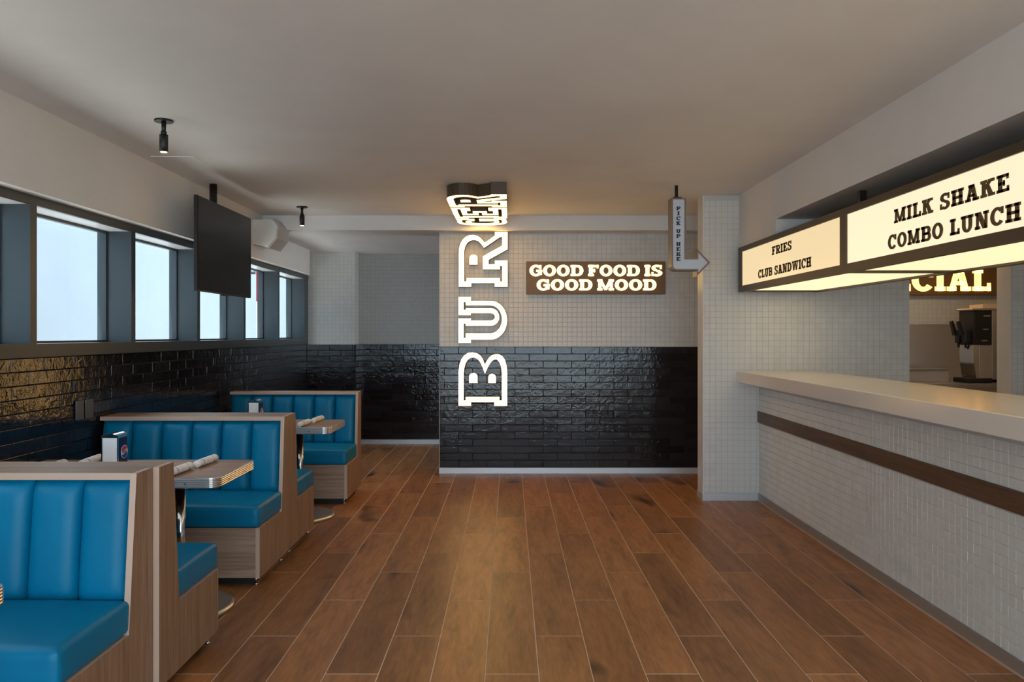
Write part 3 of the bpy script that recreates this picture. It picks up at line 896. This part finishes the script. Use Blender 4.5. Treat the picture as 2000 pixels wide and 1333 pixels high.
# ------------------------------------------------------------------ booth benches
BL, BD = 1.20, 0.64
def make_bench(sgn):
    root = link('booth_bench', None)
    def P(q, z): return (sgn * q, z)
    prof = [(0, .05), (BD, .05), (BD, .345), (.195, .345), (.135, .945), (0, .945)]
    for x in (-.024,):
        mb = MB()
        mb.prism(prof, lambda a_, b_, h, x=x: (x + h, sgn * a_, b_), 0, .024, mi=0, side_mi=1)
        # the inner sheet of the panel is laminate as well
        mb.build('end_panel', [M['walnut_v'], M['edge']], root)
    def bx(x0, x1, q0, q1, z0, z1):
        y0, y1 = sorted((sgn * q0, sgn * q1))
        return (x0, x1, y0, y1, z0, z1)
    MB().box(*bx(-BL, -.024, BD - .022, BD - .004, .052, .345)).build('front_board', M['walnut_h'], root)
    MB().box(*bx(-BL, -.024, 0, .016, .052, .915)).build('back_board', M['walnut_v'], root)
    mbc = MB()
    mbc.box(*bx(-BL, -.024, 0, .128, .922, .946))
    mbc.box(*bx(-BL, -.024, .128, .134, .920, .946), mi=1)
    mbc.build('top_cap', [M['walnut_cap'], M['edge']], root)
    MB().box(*bx(-BL + .03, -.05, .05, BD - .06, 0, .052)).build('plinth', M['plinth'], root)
    for q in (.10, BD - .045):
        MB().cyl((-.035, sgn * q, 0), (-.035, sgn * q, .012), .014, n=12).cyl((-.035, sgn * q, .012), (-.035, sgn * q, .052), .006, n=8).build('levelling_foot', M['chrome'], root)
    # cushion
    y0, y1 = sorted((sgn * .165, sgn * (BD + .012)))
    bm_obj(soft_box(-BL + .002, -.004, y0, y1, .347, .470, .022, (28, 16, 8), top=.022), 'seat_cushion', M['vinyl'], root, True)
    # six upholstered channels leaning back
    cwid = (BL - .030) / 6
    n1, n2 = 14, 16
    mb = MB()
    H0, H1 = .44, .921
    vs, fs = [], []
    for j in range(n2 + 1):
        tz = j / n2
        z = H0 + (H1 - H0) * tz
        base = .188 + (.128 - .188) * ((z - .345) / .6)
        ez = max(0.0, 1 - abs(2 * tz - 1) ** 7) ** 0.5
        for i in range(n1 + 1):
            s_ = -math.cos(math.pi * i / n1)
            ex = max(0.0, 1 - abs(s_) ** 5) ** 0.6
            q = base - .048 + .052 * ex * (0.25 + .75 * ez)
            if ez < .02: q = base - .048
            vs.append((cwid / 2 * (1 + s_) * .996 + .0004, sgn * q, z))
    for j in range(n2):
        for i in range(n1):
            a_ = j * (n1 + 1) + i
            fs.append((a_, a_ + 1, a_ + n1 + 2, a_ + n1 + 1))
    mb.add(vs, fs, 0, True)
    # closed back
    x1_ = cwid
    mb.box(0.001, x1_ - .001, *sorted((sgn * .02, sgn * .06)), H0 + .002, H1 - .002)
    ch_me = mb.mesh('back_channel', M['vinyl'])
    for i in range(6):
        link('back_channel', ch_me, root, (-BL + .002 + i * cwid, 0, 0))
    return root

b_near, b_far = make_bench(-1), make_bench(1)
BENCHES = [(-1, -1.437, 3.150, 'blue vinyl booth bench nearest the viewer, seat towards the camera'),
           (1, -1.413, 3.155, 'blue booth bench backing onto the nearest bench, facing the first full table'),
           (-1, -1.466, 5.228, 'blue vinyl booth bench in the middle, its channelled back behind the first full table'),
           (1, -1.470, 5.233, 'blue booth bench backing onto the middle bench, facing the far table'),
           (-1, -1.416, 7.450, 'farthest blue booth bench, against the alcove behind the far table')]
used = set()
for sgn, x, y, lab in BENCHES:
    src = b_near if sgn < 0 else b_far
    o = src if sgn not in used else copy_tree(src)
    used.add(sgn)
    o.location = (x, y, 0)
    tag(o, lab, 'bench', 'booth benches along the window wall')

# ------------------------------------------------------------------ tables
def make_table():
    root = link('booth_table', None)
    Lx, hw, r = 1.20, .295, .055
    def outline(g):
        P = [(-Lx, -hw + g), ]
        P += [(-r + (r - g) * math.cos(math.radians(t)), -hw + r + (r - g) * math.sin(math.radians(t))) for t in range(-90, 1, 15)]
        P += [(-r + (r - g) * math.cos(math.radians(t)), hw - r + (r - g) * math.sin(math.radians(t))) for t in range(0, 91, 15)]
        P += [(-Lx, hw - g)]
        return P
    zt = .76
    fr = lambda a_, b_, h: (a_, b_, h)
    MB().prism(outline(.003), fr, zt - .046, zt).build('table_top', M['table_top'], root)
    # ribbed metal edge: profile of five ridges swept along the outline
    prof = [(-.002, zt + .001)]
    for i in range(5):
        z = zt - .002 - i * .0096
        prof += [(-.002 - .0005, z), (-.0045, z - .0024), (-.0045, z - .0060), (-.001, z - .0082)]
    prof += [(.004, zt - .051)]
    rings = [[(p[0], p[1], z) for p in outline(g)] for g, z in [(.006, zt + .0012)] + prof]
    mb = MB()
    n = len(rings[0])
    for k_ in range(len(rings) - 1):
        for i in range(n - 1):
            mb.add([rings[k_][i], rings[k_][i + 1], rings[k_ + 1][i + 1], rings[k_ + 1][i]], [(0, 1, 2, 3)], 0, False)
    mb.build('edge_trim', M['alu'], root)
    for (a_, b_, nx_, ny_) in ((-.16, -hw, 0, -1), (-.55, -hw, 0, -1), (0, -.13, 1, 0), (0, .10, 1, 0)):
        MB().cyl((a_ + nx_ * .003, b_ + ny_ * .003, zt - .026), (a_ + nx_ * .0065, b_ + ny_ * .0065, zt - .026), .005, n=10).build('rivet', M['chrome'], root)
    px_ = -.31
    MB().cyl((px_, 0, .03), (px_, 0, zt - .056), .026, n=28).build('column', M['chrome'], root)
    MB().box(px_ - .16, px_ + .16, -.16, .16, zt - .056, zt - .046).build('top_plate', M['black'], root)
    bs = MB().cyl((px_, 0, 0), (px_, 0, .022), .275, n=48).cyl((px_, 0, .022), (px_, 0, .030), .275, .262, n=48)
    bs.build('round_base', M['steel'], root)
    return root
t0 = make_table()
TABLES = [(-1.462, 4.21, 'first full wood-topped booth table with metal edge, napkin dispenser standing on it'),
          (-1.392, 6.35, 'far wood-topped booth table with metal edge between the last two benches'),
          (-1.447, 1.975, 'nearest booth table, only its metal edged corner showing at the left')]
for i, (x, y, lab) in enumerate(TABLES):
    o = t0 if i == 0 else copy_tree(t0)
    o.location = (x, y, 0)
    tag(o, lab, 'table', 'booth tables')

# ------------------------------------------------------------------ napkin dispensers
def make_dispenser():
    root = link('napkin_dispenser', None)
    W, D, H = .090, .105, .193
    bm_obj(bevel_box(-W / 2 + .003, W / 2 - .003, -D / 2 + .004, D / 2 - .004, .0, H - .016, .003, 1), 'body', M['steel'], root)
    # chrome frame around both faces, with a raised curved lid
    for s_ in (-1, 1):
        mb = MB()
        y0, y1 = sorted((s_ * (D / 2 - .006), s_ * D / 2))
        mb.box(-W / 2, -W / 2 + .005, y0, y1, 0, H - .012).box(W / 2 - .005, W / 2, y0, y1, 0, H - .012).box(-W / 2 + .005, W / 2 - .005, y0, y1, 0, .004)
        mb.build('face_frame', M['chrome'], root)
        bm_obj(soft_box(-W / 2 + .006, W / 2 - .006, *sorted((s_ * (D / 2 - .012), s_ * (D / 2 - .001))), .005, H - .024, .003, (8, 3, 8), top=.003, axis=1, sign=s_), 'napkin_stack', M['napkin'], root, True)
    lid = [(-W / 2 - .001, H - .022)] + [(-W / 2 - .001 + (W + .002) * i / 10, H - .012 + .012 * math.sin(math.pi * i / 10)) for i in range(11)] + [(W / 2 + .001, H - .022)]
    MB().prism(lid, lambda a_, b_, h: (a_, h, b_), -D / 2 - .002, D / 2 + .002).build('lid', M['chrome'], root)
    for s_ in (-1, 1):
        MB().box(*sorted((s_ * (W / 2 - .002), s_ * (W / 2 + .0015))), -D / 2 + .010, D / 2 - .006, .004, H - .024).build('side_plate', M['navy'], root)
    # round emblem on the side towards the aisle
    xx = W / 2 + .0015
    cy, cz, rr = .012, .088, .036
    fr = lambda a_, b_, h: (xx + h, cy + a_, cz + b_)
    circ = lambda r_, n=32: [(r_ * math.cos(2 * math.pi * i / n), r_ * math.sin(2 * math.pi * i / n)) for i in range(n)]
    em = MB().prism(circ(rr), fr, 0, .0008).build('emblem', M['logo_white'], root)
    r2 = rr * .90
    wave = lambda x_, o_: o_ + .004 * math.sin(x_ / r2 * math.pi * .9)
    def cap_(top):
        pts = []
        o_ = .010 if top else -.010
        xs = [-r2 * .95 + 1.9 * r2 * i / 16 for i in range(17)]
        xs = [x_ for x_ in xs if abs(wave(x_, o_)) < math.sqrt(max(0, r2 * r2 - x_ * x_))]
        low = [(x_, wave(x_, o_)) for x_ in xs]
        a1 = math.atan2(low[-1][1], low[-1][0]); a0_ = math.atan2(low[0][1], low[0][0])
        if top:
            arcp = [(r2 * math.cos(a1 + (a0_ - a1) * i / 14), r2 * math.sin(a1 + (a0_ - a1) * i / 14)) for i in range(15)]
        else:
            if a0_ > 0: a0_ -= 2 * math.pi
            arcp = [(r2 * math.cos(a1 + (a0_ - a1) * i / 14), r2 * math.sin(a1 + (a0_ - a1) * i / 14)) for i in range(15)]
        return low + arcp
    MB().prism(cap_(True), fr, .0008, .0014).build('emblem_red', M['logo_red'], em)
    MB().prism(cap_(False), fr, .0008, .0014).build('emblem_blue', M['logo_blue'], em)
    G2 = MEDI
    x_ = -.026
    for ch in 'PEPSI':
        o = link('letter', letter_mesh(ch, G2, .011, .95, .0005, M['logo_black']), em)
        o.matrix_local = Matrix.Translation((xx + .0009, cy + x_, cz - .0055)) @ Matrix(((0, 0, 1), (1, 0, 0), (0, 1, 0))).to_4x4()
        x_ += G2[ch][1] * .011 * .95 + .0012
    return root
d0 = make_dispenser()
d0.location = (-2.125, 4.21, .7612)
tag(d0, 'chrome napkin dispenser with navy side and round emblem on the first full table', 'napkin dispenser', 'napkin dispensers')
d1 = copy_tree(d0)
d1.location = (-2.065, 6.36, .7612)
tag(d1, 'smaller looking chrome napkin dispenser on the far table', 'napkin dispenser', 'napkin dispensers')

# ------------------------------------------------------------------ cutlery rolled in napkins
def make_roll():
    root = link('cutlery_roll', None)
    n, m_ = 18, 16
    Lr, r = .235, .0195
    vs, fs = [], []
    for j in range(m_ + 1):
        y = -Lr / 2 + Lr * j / m_
        rr = r * (1 - .16 * math.exp(-((y - .0) / .022) ** 2) + .06 * math.sin(j * 1.7))
        for i in range(n):
            t = 2 * math.pi * i / n
            k_ = rr * (1 + .05 * math.sin(3 * t + j * .5))
            vs.append((k_ * math.cos(t), y, r + .0005 + k_ * .96 * math.sin(t)))
    for j in range(m_):
        for i in range(n):
            fs.append((j * n + i, j * n + (i + 1) % n, (j + 1) * n + (i + 1) % n, (j + 1) * n + i))
    fs += [tuple(reversed(range(n))), tuple(range(m_ * n, m_ * n + n))]
    MB().add(vs, fs, 0, True).build('rolled_napkin', M['napkin'], root)
    # loose flap of paper along the roll
    fl = [(-.003 + r * 1.03 * math.cos(t), r + r * 1.03 * math.sin(t)) for t in [math.radians(a_) for a_ in range(20, 111, 10)]]
    mb = MB()
    for i in range(len(fl) - 1):
        (a1, c1), (a2, c2) = fl[i], fl[i + 1]
        mb.add([(a1, -Lr * .47, c1 + .001), (a2, -Lr * .40, c2 + .001), (a2, Lr * .40, c2 + .001), (a1, Lr * .47, c1 + .001)], [(0, 1, 2, 3)], 0, True)
    mb.build('napkin_flap', M['napkin'], root)
    for y in (-.060, .062):
        MB().cyl((0, y - .003, r), (0, y + .003, r), r * 1.07, n=18, caps=False).build('printed_band', M['ribbon'], root)
    MB().cyl((0, -.010, r * .95), (0, .010, r * .95), r * .97, n=18, caps=False).build('paper_band', M['logo_white'], root)
    return root
r0 = make_roll()
ROLLS = [(-1.712, 4.065, -2, 'white napkin cutlery roll on the first full table, near aisle end, closer to the viewer'),
         (-1.682, 4.335, -3, 'white napkin cutlery roll on the first full table, near aisle end, farther from the viewer'),
         (-2.325, 4.350, 4, 'white napkin cutlery roll left of the napkin dispenser on the first full table'),
         (-2.425, 4.165, 5, 'white napkin cutlery roll by the wall, just peeping over the nearest bench back'),
         (-1.628, 6.205, -3, 'white napkin cutlery roll on the far table, closer to the viewer'),
         (-1.590, 6.475, -4, 'white napkin cutlery roll on the far table, nearer the farthest bench'),
         (-2.195, 6.300, 2, 'white napkin cutlery roll by the wall, just peeping over the middle bench back')]
for i, (x, y, a_, lab) in enumerate(ROLLS):
    o = r0 if i == 0 else copy_tree(r0)
    o.location = (x, y, .7605)
    o.rotation_euler = (0, 0, math.radians(a_))
    tag(o, lab, 'cutlery roll', 'napkin cutlery rolls')

# ------------------------------------------------------------------ television, speaker, spotlights, outlets
TX = -2.345
tv = thing('television', (TX, 6.49, 1.81), 'black flat television hung from the ceiling in front of the windows', 'television')
bm_obj(bevel_box(-.030, -.002, -.61, .61, 0, .723, .003, 1), 'housing', M['black'], tv)
bm_obj(bevel_box(-.003, .0005, -.602, .602, .012, .715, .0012, 1), 'screen', M['screen'], tv)
bm_obj(bevel_box(-.085, -.030, -.34, .34, .06, .42, .012, 2), 'rear_cover', M['black'], tv)
MB().cyl((-.105, -.02, .35), (-.105, -.02, CEIL - 1.81), .030, n=24).build('ceiling_pole', M['black'], tv)
MB().box(-.1, -.08, -.16, .12, .25, .55).build('bracket', M['black'], tv)
MB().box(-.03, -.004, -.05, .05, -.010, .0).build('sensor_bar', M['black'], tv)

spk = thing('wall_speaker', (XLB, 8.05, 2.50), 'white wedge shaped loudspeaker on the wall behind the television', 'speaker')
prof = [(0, -.11), (.16, -.135), (.235, -.045), (.245, .07), (.20, .135), (0, .135)]
MB().prism(prof, lambda a_, b_, h: (a_, h, b_), -.20, .20).build('cabinet', M['white_plastic'], spk)
gp = [(.150, -.137), (.165, -.150), (.245, -.050), (.258, .072), (.205, .148), (.195, .137), (.243, .070), (.232, -.045)]
MB().prism(gp, lambda a_, b_, h: (a_, h, b_), -.185, .19).build('grille', M['grille'], spk)

def make_spot():
    root = link('ceiling_spotlight', None)
    MB().cyl((0, 0, -.010), (0, 0, 0), .052, n=28).build('canopy', M['black'], root)
    MB().cyl((0, 0, -.075), (0, 0, -.010), .011, .014, n=14).cyl((0, 0, -.085), (0, 0, -.065), .016, n=14).build('stem', M['black'], root)
    MB().cyl((0, .0, -.183), (0, .0, -.085), .024, n=24).build('lamp_barrel', M['black'], root)
    MB().cyl((0, 0, -.186), (0, 0, -.183), .019, n=20).build('lens', M['lens'], root)
    return root
s0 = make_spot()
s1 = copy_tree(s0)
for o, x, y, lab in ((s0, -2.005, 4.537, 'small black ceiling spotlight nearest the viewer, above the first booths'), (s1, -2.018, 7.604, 'small black ceiling spotlight near the beam, right of the white speaker')):
    o.location = (x, y, CEIL)
    tag(o, lab, 'spotlight', 'black ceiling spotlights')
    ld = bpy.data.lights.new('spot_beam', 'SPOT')
    ld.energy = 9; ld.color = (1, .72, .42); ld.spot_size = math.radians(60); ld.spot_blend = .5; ld.shadow_soft_size = .02
    lo = bpy.data.objects.new('spot_beam', ld); COL.objects.link(lo)
    lo.parent = o; lo.location = (0, 0, -.19)

for i, y in enumerate((4.865, 4.975)):
    o = bm_obj(bevel_box(0, .010, -.045, .045, -.06, .06, .004, 2), 'wall_outlet', M['outlet'], loc=(XL + .003, y, 1.010))
    tag(o, ('left' if i == 0 else 'right') + ' one of two dark glossy socket plates on the black brick wall', 'outlet', 'socket plates on the brick wall')

# ------------------------------------------------------------------ kitchen beyond the doorway
kc = thing('kitchen_counter', (4.6, 8.5, 0), 'steel kitchen counter under the drink machine', 'counter')
MB().box(-1.3, 1.5, -.36, .48, .0, .93).build('cabinet', M['kitchen_panel'], kc)
bm_obj(bevel_box(-1.32, 1.52, -.40, .49, .93, .97, .004, 1), 'top', M['steel'], kc)
struct('trim_3', MB().box(3.3, 6.1, 8.985, 9.0, .97, 1.60), M['kitchen_panel'], 'grey splash panel on the kitchen wall', 'panel')
ib = thing('steel_bin', (4.45, 8.62, .97), 'low grey steel bin on the kitchen counter left of the drink machine', 'bin')
bm_obj(bevel_box(-.22, .26, -.22, .25, 0, .13, .006, 1), 'body', M['kitchen_panel'], ib)
bm_obj(bevel_box(-.23, .27, -.23, .26, .13, .145, .005, 1), 'lid', M['steel'], ib)

dm = thing('drink_dispenser', (5.07, 8.36, .97), 'black and steel drink dispenser on the kitchen counter', 'drink machine')
bm_obj(bevel_box(-.20, .32, -.14, .14, .40, .765, .008, 1), 'upper_housing', M['black'], dm)
bm_obj(bevel_box(-.14, .32, -.135, .135, .05, .40, .004, 1), 'lower_housing', M['kitchen_panel'], dm)
bm_obj(bevel_box(-.22, .33, -.15, .15, .765, .785, .004, 1), 'top_cover', M['steel'], dm)
bm_obj(bevel_box(-.015, .045, -.150, -.135, .0, .765, .004, 1), 'corner_post', M['steel'], dm)
bm_obj(bevel_box(-.26, .33, -.15, .15, .0, .05, .01, 2), 'drip_tray', M['black'], dm)
pts = [(-.19, .40), (-.20, .34), (-.195, .22), (-.18, .12), (-.17, .05), (-.14, .05), (-.14, .40)]
MB().prism(pts, lambda a_, b_, h: (a_, h, b_), -.13, .13).build('splash_plate', M['chrome'], dm)
for y in (-.065, .065):
    vv = bm_obj(bevel_box(-.27, -.20, y - .035, y + .035, .42, .56, .01, 2), 'valve', M['black'], dm)
    MB().cyl((-.245, y, .37), (-.245, y, .42), .012, n=12).build('nozzle', M['black'], vv)
    MB().prism([(-.27, .50), (-.27, .53), (-.315, .66), (-.335, .65), (-.30, .50)], lambda a_, b_, h: (a_, h, b_), y - .022, y + .022).build('handle', M['logo_black'], vv)
for (x0_, x1_, z_) in ((-.10, -.03, .70), (-.11, -.05, .56), (-.12, -.06, .44)):
    MB().box(x0_, x1_, -.1425, -.140, z_, z_ + .012).build('printed_marking', M['steel'], dm)
cb = bm_obj(bevel_box(-.13, .16, -.12, .12, 0, .045, .004, 1), 'carton_tray', M['carton'], loc=(5.10, 8.36, 1.755))
tag(cb, 'shallow cream carton lying on top of the drink dispenser', 'carton')

def make_fill_lamp(x, y, lab, e):  # unseen lamp, added to light the kitchen
    root = thing('kitchen_fill_lamp', (x, y, CEIL), lab, 'lamp', 'added kitchen lamps')
    MB().cyl((0, 0, -.05), (0, 0, 0), .13, n=32).build('housing', M['white_plastic'], root)
    MB().cyl((0, 0, -.056), (0, 0, -.05), .115, n=32).build('diffuser', M['lens'], root)
    ld = bpy.data.lights.new('lamp_light', 'AREA'); ld.shape = 'DISK'; ld.size = .22; ld.energy = e; ld.color = (1, .74, .46)
    lo = bpy.data.objects.new('lamp_light', ld); COL.objects.link(lo); lo.parent = root; lo.location = (0, 0, -.06)
make_fill_lamp(4.3, 7.9, 'added round ceiling lamp lighting the kitchen, unseen behind the tiled wall', 8)
